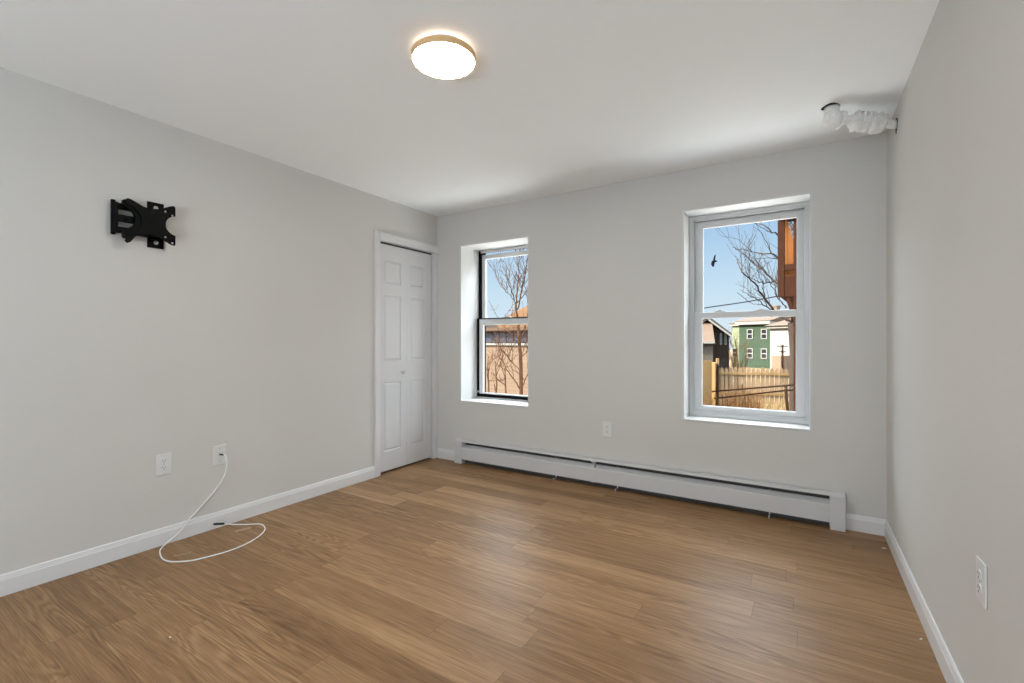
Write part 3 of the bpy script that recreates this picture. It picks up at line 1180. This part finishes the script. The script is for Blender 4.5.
# --- rusty pipe railing in front of the pickets
rl = empty('pipe_railing', tuple(at(715, 400, 12.5).xy) + (GZ,))
tag(rl, 'rusty sloping pipe railing in front of the picket fence', 'railing')
O = Vector(rl.location)
for a0, a1, a2 in (((712, 391.5), (782, 385.8), (796, 384.6)), ((714, 398.5), (776, 391.5), (796, 389.5))):
    b = MB()
    b.tube([at(*a0, 12.5) - O, at(*a1, 12.2) - O, at(*a2, 12.1) - O], 0.022, 8)
    b.build('rail', M['post_brown'], rl)
for px, py in ((785.5, 385.6),):
    b = MB()
    tp = at(px, py, 12.15)
    b.tube([tp - O, Vector((tp.x + .09, tp.y, GZ + .01)) - O], 0.036, 8)
    b.build('post', M['post_brown'], rl)


# --- dry grass and weeds: nobody could count them
def blades(name, pxs, d0, d1, n, h0, h1, mat_, label, seed):
    r_ = random.Random(seed)
    bb = MB()
    for _ in range(n):
        dd = r_.uniform(d0, d1)
        p_ = at(r_.uniform(*pxs), 400, dd)
        h = r_.uniform(h0, h1)
        an = r_.uniform(0, 2 * PI)
        lean = Vector((math.cos(an), math.sin(an), 0)) * h * r_.uniform(.1, .7)
        w = Vector((-math.sin(an), math.cos(an), 0)) * 0.006
        base = Vector((p_.x, p_.y, GZ + .001))
        mid = base + lean * .4 + UP * h * .65
        tip = base + lean + UP * h
        vs = [bb.bm.verts.new(q) for q in (base - w, base + w, mid + w * .7, mid - w * .7, tip)]
        bb.bm.faces.new((vs[0], vs[1], vs[2], vs[3]))
        bb.bm.faces.new((vs[3], vs[2], vs[4]))
    oo = bb.build(name, mat_)
    tag(oo, label, 'grass', kind='stuff')


blades('dry_grass', (685, 830), 11.0, 17.3, 5000, .10, .45, M['straw'], 'straw-coloured dry grass in front of the picket fence', 3)
blades('dead_weeds', (695, 760), 11.5, 15.5, 900, .5, 1.25, M['straw_dark'], 'brown dead weeds leaning beside the dark gate post', 5)
blades('tall_dry_grass', (470, 545), 9.0, 12.0, 2500, .15, .7, M['straw'], 'tall dry grass below the left window view', 8)


# --- houses
def window_unit(parent, x, z, w, h, y, glass='ext_glass', bars=True):
    bb = MB()
    t = .07
    bb.box(x - w / 2 - t, x + w / 2 + t, y - .06, y, z - h / 2 - t, z - h / 2)
    bb.box(x - w / 2 - t, x + w / 2 + t, y - .06, y, z + h / 2, z + h / 2 + t)
    bb.box(x - w / 2 - t, x - w / 2, y - .06, y, z - h / 2, z + h / 2)
    bb.box(x + w / 2, x + w / 2 + t, y - .06, y, z - h / 2, z + h / 2)
    if bars:
        bb.box(x - w / 2, x + w / 2, y - .05, y, z - .04, z + .04)
    f_ = bb.build('window_frame', M['ext_trim'], parent)
    bb = MB()
    bb.box(x - w / 2, x + w / 2, y - .02, y + .02, z - h / 2, z + h / 2)
    bb.build('pane', M[glass], f_)


DG = 42.0
k_ = DG / FPX
pl, pr = at(739.2, 342, DG + 1.5), at(770.5, 342, DG - 1.0)
loc, rz, Ln = frame_of(pl, pr)
gh = empty('green_house', tuple(loc), rz)
tag(gh, 'dark green clapboard house with white-framed windows beyond the picket fence', 'house')
zt = CAM.z - GZ + (341.5 - 324.5) * k_       # eave height above ground
b = MB()
b.box(0, Ln, 0, 9, 0, zt)
b.build('main_block', M['green'], gh)
b = MB()
b.box(-0.25, Ln + .1, -0.3, 9.2, zt, zt + .32, bevel=.03)
b.build('cornice', M['ext_trim'], gh)
b = MB()
b.prism([(-0.35, zt + .32), (9.3, zt + .32), (4.5, zt + 1.0), (1.0, zt + .62)], 'x', -.3, Ln + .2)
b.build('roof', M['roof_tan'], gh)
for px in (750.5, 764.5):
    for py, hh in ((334.0, 10.0), (353.5, 10.0)):
        window_unit(gh, (px - 739.2) / (770.5 - 739.2) * Ln, CAM.z - GZ + (341.5 - py) * k_, .42, .78, 0)
b = MB()
b.box(1.2, 1.75, 3.2, 3.8, zt + .7, zt + 1.75)
b.box(1.15, 1.8, 3.15, 3.85, zt + 1.75, zt + 1.87)
b.build('chimney', M['brick'], gh)
# pale wing set at its left
b = MB()
b.box(-1.35, -.001, 1.0, 8.5, 0, zt - .05)
b.build('wing', M['pale_green'], gh)
b = MB()
b.box(-1.55, -.30, .8, 8.6, zt - .05, zt + .2, bevel=.03)
b.build('wing_cornice', M['ext_trim'], gh)
b = MB()
b.prism([(.7, zt + .2), (8.7, zt + .2), (4.7, zt + .85)], 'x', -1.6, -.32)
b.build('wing_roof', M['roof_tan'], gh)
window_unit(gh, -1.08, CAM.z - GZ + (341.5 - 353.5) * k_, .36, .78, 1.0)

# white house at the right
DWh = 33.0
pl, pr = at(770.2, 342, DWh), at(815, 342, DWh - 3)
loc, rz, Ln = frame_of(pl, pr)
wh = empty('white_house', tuple(loc), rz)
tag(wh, 'sunlit white clapboard house to the right of the green house', 'house')
kw = DWh / FPX
zt = CAM.z - GZ + (341.5 - 326) * kw
b = MB()
b.box(0, Ln, 0, 8, 0, zt)
b.build('main_block', M['white_side'], wh)
b = MB()
b.prism([(-.4, zt), (8.4, zt), (4.0, zt + .95)], 'x', -.2, Ln + .2)
b.build('roof', M['roof_tan'], wh)
b = MB()
b.box(-.1, Ln + .1, -.25, .001, zt - .18, zt + .02)
b.build('cornice', M['ext_trim'], wh)
b = MB()
b.box(1.05, 1.75, -1.2, -.001, 0, CAM.z - GZ + (341.5 - 355) * kw)
b.build('porch', M['tan_side'], wh)

# utility mast before the white house
p = at(782.5, 370, 27.0)
ms = empty('utility_mast', (p.x, p.y, GZ))
tag(ms, 'thin dark mast with short crossarms in front of the white house', 'mast')
b = MB()
zt = CAM.z - GZ + (341.5 - 344.5) * 27 / FPX
b.tube([(0, 0, 0), (0, 0, zt)], [.07, .05], 8)
b.build('pole', M['post_brown'], ms)
for dz, w in ((.10, .28), (.42, .18)):
    b = MB()
    b.box(-w, w, -.03, .03, zt - dz - .03, zt - dz + .03)
    b.build('crossarm', M['post_brown'], ms)

# grey and dark-brown house at the left of the right window's view
DS = 20.0
ks = DS / FPX
k2 = (DS + 2.4) / FPX
p = at(690, 342, DS)
rz = math.atan2(p.y - CAM.y, p.x - CAM.x) - PI / 2
sh = empty('grey_house', (p.x, p.y, GZ), rz)
tag(sh, 'low grey house with dark brown gable end and tan shingled roof, left in right window', 'house')


def sx(px, k=ks):
    return (px - 690) * k * 0.92


def sz(py, k=ks):
    return CAM.z - GZ + (341.5 - py) * k


b = MB()
b.box(sx(680), sx(713), 0, 2.4, 0, sz(343))
b.build('front_wall', M['grey_side'], sh)
b = MB()                                    # lean-to roof over the front
b.prism([(-.2, sz(343)), (-.2, sz(341.5)), (2.4, sz(323, k2)), (2.4, sz(324.5, k2))], 'x', sx(678), sx(714.5))
b.build('porch_roof', M['roof_tan'], sh)
b = MB()
b.box(sx(678), sx(714.6), -.23, -.201, sz(343.4), sz(341.6))
b.build('fascia', M['ext_trim'], sh)
b = MB()                                    # gable end facing the yard
b.prism([(sx(690, k2), 0), (sx(728.4, k2), 0), (sx(728.4, k2), sz(336, k2)), (sx(708, k2), sz(320.5, k2)), (sx(690, k2), sz(334, k2))], 'y', 2.42, 8.0)
b.build('gable_wing', M['dark_side'], sh)
b = MB()
b.prism([(sx(730.6, k2), sz(336.8, k2)), (sx(708, k2), sz(319.6, k2)), (sx(688, k2), sz(334.5, k2)), (sx(688, k2), sz(331.5, k2)),
         (sx(708, k2), sz(316.4, k2)), (sx(731, k2), sz(334.2, k2))], 'y', 2.2, 8.3)
b.build('roof', M['roof_grey'], sh)
b = MB()
b.prism([(sx(731.0, k2), sz(338.2, k2)), (sx(708, k2), sz(321, k2)), (sx(708, k2), sz(319.0, k2)), (sx(731.2, k2), sz(336.2, k2))], 'y', 2.12, 2.195)
b.build('rake_board', M['ext_trim'], sh)
for px in (720.5, 725.0):
    b = MB()
    b.box(sx(px - .9, k2), sx(px + .9, k2), 2.38, 2.419, sz(344.5, k2), sz(333.5, k2))
    f_ = b.build('window_frame', M['ext_trim'], sh)
    b = MB()
    b.box(sx(px - .45, k2), sx(px + .45, k2), 2.37, 2.379, sz(343.8, k2), sz(334.2, k2))
    b.build('pane', M['blue_glass'], f_)

# --- neighbour's brown wooden balcony at the right edge of the view
DB = 8.0
kb = DB / FPX
p = at(777.6, 342, DB)
bc = empty('wooden_balcony', (p.x, p.y, GZ), math.radians(-3))
tag(bc, 'dark brown timber balcony with orange boards high outside the right window', 'balcony')
C0 = CAM.z - GZ


def bz(py):
    return C0 + (341.5 - py) * kb


b = MB()
b.box(0, .10, 0, .11, bz(297), bz(190), bevel=.006)
b.build('corner_post', M['stain'], bc)
b = MB()
b.box(.10, 1.6, .01, .10, bz(297), bz(277))
b.box(.02, 1.6, .11, 1.5, bz(296), bz(290))
b.build('floor_frame', M['stain'], bc)
b = MB()
b.box(.10, 1.6, .01, .09, bz(270.5), bz(265))
b.build('rail', M['stain'], bc)
b = MB()
b.prism([(.03, bz(290)), (.03, bz(196)), (.12, bz(218)), (.26, bz(246)), (1.6, bz(246)), (1.6, bz(290))], 'y', .14, .18)
b.build('board_panel', M['cedar'], bc)
b = MB()
b.box(.0, 1.6, -.04, .30, bz(219.5), bz(216))
b.build('roof_edge', M['stain'], bc)
b = MB()
b.prism([(.10, bz(296)), (.17, bz(297)), (.26, bz(315)), (.23, bz(321))], 'y', .03, .11)
b.build('brace', M['stain'], bc)
b = MB()
b.box(.232, .37, .02, .13, 0, bz(200), bevel=.006)
b.build('post', M['stain'], bc)


# --- trees
def limb(bb, pts, r0, r1, jit, rr, twigs=0, tl=1.0, depth=0):
    """a bent tapering limb with side twigs"""
    P = catmull(pts, 5)
    n_ = len(P)
    rad = [r0 + (r1 - r0) * i / (n_ - 1) for i in range(n_)]
    P = [q + Vector((rr.uniform(-jit, jit), rr.uniform(-jit, jit), rr.uniform(-jit, jit))) if 0 < i < n_ - 1 else q for i, q in enumerate(P)]
    bb.tube(P, rad, 6 if r0 > .03 else 4, cap=True)
    for k in range(twigs):
        i = int(n_ * (0.2 + 0.75 * (k + rr.random()) / max(twigs, 1)))
        i = min(max(i, 1), n_ - 2)
        t_ = (P[i + 1] - P[i - 1]).normalized()
        side = Vector((rr.uniform(-1, 1), rr.uniform(-1, 1), rr.uniform(-.2, 1))).normalized()
        dv = (t_ * rr.uniform(.5, 1.0) + side * rr.uniform(.5, .9)).normalized()
        L_ = tl * rr.uniform(.45, 1.0)
        q0 = P[i]
        q1 = q0 + dv * L_ * .5 + Vector((rr.uniform(-.1, .1), rr.uniform(-.1, .1), rr.uniform(0, .15))) * L_
        q2 = q0 + dv * L_ + UP * L_ * rr.uniform(0, .35)
        limb(bb, [q0, q1, q2], rad[i] * .6, max(r1 * .6, .004), jit * .5, rr, (4 if depth == 0 else 0), tl * .5, depth + 1)


rt = random.Random(21)
DT = 13.0
p = at(797, 400, DT)
trunk_pts = [Vector((p.x, p.y, GZ)), at(796, 350, DT), at(793, 322, DT)]
b = MB()
b.tube(catmull(trunk_pts, 5), [.19, .18, .18, .17, .17, .16, .16, .15, .15, .14, .13], 12)
tr = b.build('bare_tree', M['bark'])
tag(tr, 'leafless grey tree behind the brown balcony, branches spreading left over sky', 'tree', 'bare trees outside')
b = MB()
for pts_, r0 in (([(793, 322), (777, 314), (764, 297), (752, 281), (741, 270), (737, 259)], .045),
                 ([(793, 322), (789, 300), (776, 282), (762, 270), (752, 262), (744, 254)], .04),
                 ([(793, 318), (792, 280), (783, 262), (770, 254), (752, 252), (732, 247)], .04),
                 ([(793, 318), (796, 260), (786, 240), (772, 232), (760, 222), (748, 218)], .036),
                 ([(793, 318), (798, 250), (790, 225), (776, 210), (765, 200)], .036),
                 ([(777, 314), (766, 306), (752, 296), (740, 290)], .022),
                 ([(786, 308), (778, 298), (772, 286), (766, 279)], .02),
                 ([(776, 282), (764, 283), (752, 278), (745, 268)], .02)):
    limb(b, [at(a, c, DT + rt.uniform(-.6, .6) * (0 if i == 0 else 1)) for i, (a, c) in enumerate(pts_)], r0, .006, .03, rt, 6, 1.0)
b.build('branches', M['bark'], tr)

rt = random.Random(4)
DL = 9.0
p = at(521.5, 400, DL)
b = MB()
b.tube(catmull([Vector((p.x, p.y, GZ)), at(521, 372, DL), at(519.5, 345, DL), at(518, 322, DL)], 5), [.042 - .0009 * i for i in range(16)], 10)
tr = b.build('bare_tree', M['bark_warm'])
tag(tr, 'slender leafless brown tree with upright forks outside the left window', 'tree', 'bare trees outside')
b = MB()
for pts_, r0 in (([(518, 322), (516, 300), (518, 280), (519, 262), (521, 246)], .022),
                 ([(518, 322), (514, 300), (509, 282), (505, 268)], .015),
                 ([(517, 310), (522, 290), (526, 270), (529, 250)], .016),
                 ([(519, 345), (526, 325), (531, 300), (533, 270)], .018),
                 ([(514, 300), (506, 292), (499, 283)], .008),
                 ([(521, 372), (512, 362), (504, 352), (496, 344)], .016),
                 ([(519.5, 345), (512, 335), (505, 328), (500, 322)], .012),
                 ([(521, 390), (508, 372), (502, 360), (499, 348)], .013),
                 ([(521.5, 388), (527, 375), (532, 360)], .015),
                 ([(520, 360), (527, 350), (533, 338)], .013)):
    limb(b, [at(a, c, DL + rt.uniform(-.3, .3) * (0 if i == 0 else 1)) for i, (a, c) in enumerate(pts_)], r0, .004, .015, rt, 7, .55)
b.build('branches', M['bark_warm'], tr)
for i, (px, topy, dd) in enumerate(((488.5, 362, 8.5), (496, 365, 8.8), (505, 378, 8.3))):
    p = at(px, 400, dd)
    b = MB()
    limb(b, [Vector((p.x, p.y, GZ)), at(px + .5, 385, dd), at(px - .5, topy, dd)], .026, .007, .012, rt, 7, .4)
    q = b.build('sapling', M['bark_warm'])
    tag(q, ['bare thin sapling nearest the left edge of the left window', 'bare thin sapling, second from left edge of left window',
            'short bare sapling beside the slender tree, left window'][i], 'sapling', 'saplings outside the left window')

rs = random.Random(12)
p = at(741, 366, 21.5)
b = MB()
for k in range(15):
    an = rs.uniform(0, 2 * PI)
    sp_ = rs.uniform(.1, .75)
    h_ = rs.uniform(1.5, 2.9)
    f0 = Vector((p.x + .06 * math.cos(an), p.y + .06 * math.sin(an), GZ))
    f1 = f0 + Vector((math.cos(an) * sp_ * .5, math.sin(an) * sp_ * .5, h_ * .55))
    f2 = f0 + Vector((math.cos(an) * sp_, math.sin(an) * sp_, h_))
    limb(b, [f0, f1, f2], .022, .006, .03, rs, 6, .6)
q = b.build('bare_shrub', M['straw_dark'])
tag(q, 'bare brown shrub behind the picket fence, before the green house', 'shrub')

# --- tan house outside the left window
DH = 16.0
kh = DH / FPX
p = at(490, 342, DH)
TRZ = math.radians(-6)
th = empty('tan_house', (p.x, p.y, GZ), TRZ)
tag(th, 'tan clapboard house with grey-blue windows and orange-tan gable, left window view', 'house')
TU = Vector((math.cos(TRZ), math.sin(TRZ), 0))
TN = Vector((math.sin(TRZ), -math.cos(TRZ), 0))


def tx(px):
    """distance along the house's front to where a line of sight meets it"""
    r_ = FW + RT * ((px - 512) / FPX)
    t_ = (Vector((p.x, p.y, 0)) - Vector((CAM.x, CAM.y, 0))).dot(TN) / r_.dot(TN)
    return (Vector((CAM.x, CAM.y, 0)) + r_ * t_ - Vector((p.x, p.y, 0))).dot(TU)


def tz(py):
    return C0 + (341.5 - py) * kh


zE, zS = tz(331), tz(344)
b = MB()
b.box(tx(465), tx(536), 0, 5, 0, zE)
b.build('main_block', M['tan_side'], th)
b = MB()
b.box(tx(464), tx(536.4), -.06, -.001, zS - .04, zS + .03)
b.build('belt_trim', M['ext_trim'], th)
b = MB()
b.box(tx(463), tx(537), -.25, 5.1, zE, zE + .10)
b.build('eave', M['roof_tan'], th)
for px in (489.5, 496.5, 503.5, 510.5, 517.5, 524.5):
    b = MB()
    b.box(tx(px - 3.2), tx(px + 3.2), -.03, -.001, tz(342.8), tz(332.6))
    f_ = b.build('window_frame', M['roof_tan'], th)
    b = MB()
    b.box(tx(px - 2.8), tx(px + 2.8), -.04, -.031, tz(342.4), tz(333))
    b.build('pane', M['blue_glass'], f_)
b = MB()
b.box(tx(464), tx(512), .6, 5, zE + .10, tz(317.5))
b.build('low_roof', M['roof_grey'], th)
b = MB()
b.prism([(tx(492), zE + .10), (tx(492), tz(320.5)), (tx(548), tz(296.5)), (tx(548), zE + .10)], 'y', .3, 5)
b.build('gable_roof', M['roof_orange'], th)

# --- overhead wires and a bird
b = MB()
wp_ = [at(640, 318.5, 24), at(703, 308.2, 23), at(745, 302, 22), at(783, 295.2, 21), at(850, 283, 20)]
b.tube(catmull(wp_, 6), 0.030, 6)
q = b.build('overhead_wire', M['wire'])
tag(q, 'dark overhead wire crossing the sky in the right window', 'wire')

DBd = 26.0
bc_ = at(713.6, 261.5, DBd)
kB = DBd / FPX
g = MB()


def bp(px, py, off=0.0):
    return at(px, py, DBd + off) - bc_


# a dark bird banking, wings up and down
g.tube([bp(711.2, 261.8, .15), bp(712.4, 261.6), bp(713.8, 261.3), bp(715.2, 261.2), bp(716.6, 261.1, -.1), bp(717.4, 261.2, -.12)],
       [.01, .05, .075, .065, .035, .008], 12)
up_ = [(712.6, 262), (713.3, 258.5), (714.5, 255.2), (715.6, 254.4), (715.8, 255.4), (715.3, 258.5), (714.9, 262)]
lo_ = [(712.2, 261.5), (711.0, 263.8), (711.4, 265.2), (713.0, 267.2), (714.0, 266.2), (714.6, 264.0), (714.9, 261.5)]
for outl in (up_, lo_):
    A = [g.bm.verts.new(bp(*q_, -.02)) for q_ in outl]
    B = [g.bm.verts.new(bp(*q_, .02)) for q_ in outl]
    g.bm.faces.new(A)
    g.bm.faces.new(list(reversed(B)))
    for i in range(len(outl)):
        j = (i + 1) % len(outl)
        g.bm.faces.new([A[i], B[i], B[j], A[j]])
q = g.build('bird', M['feather'])
q.location = bc_
tag(q, 'dark bird gliding in blue sky, upper pane of right window', 'bird')
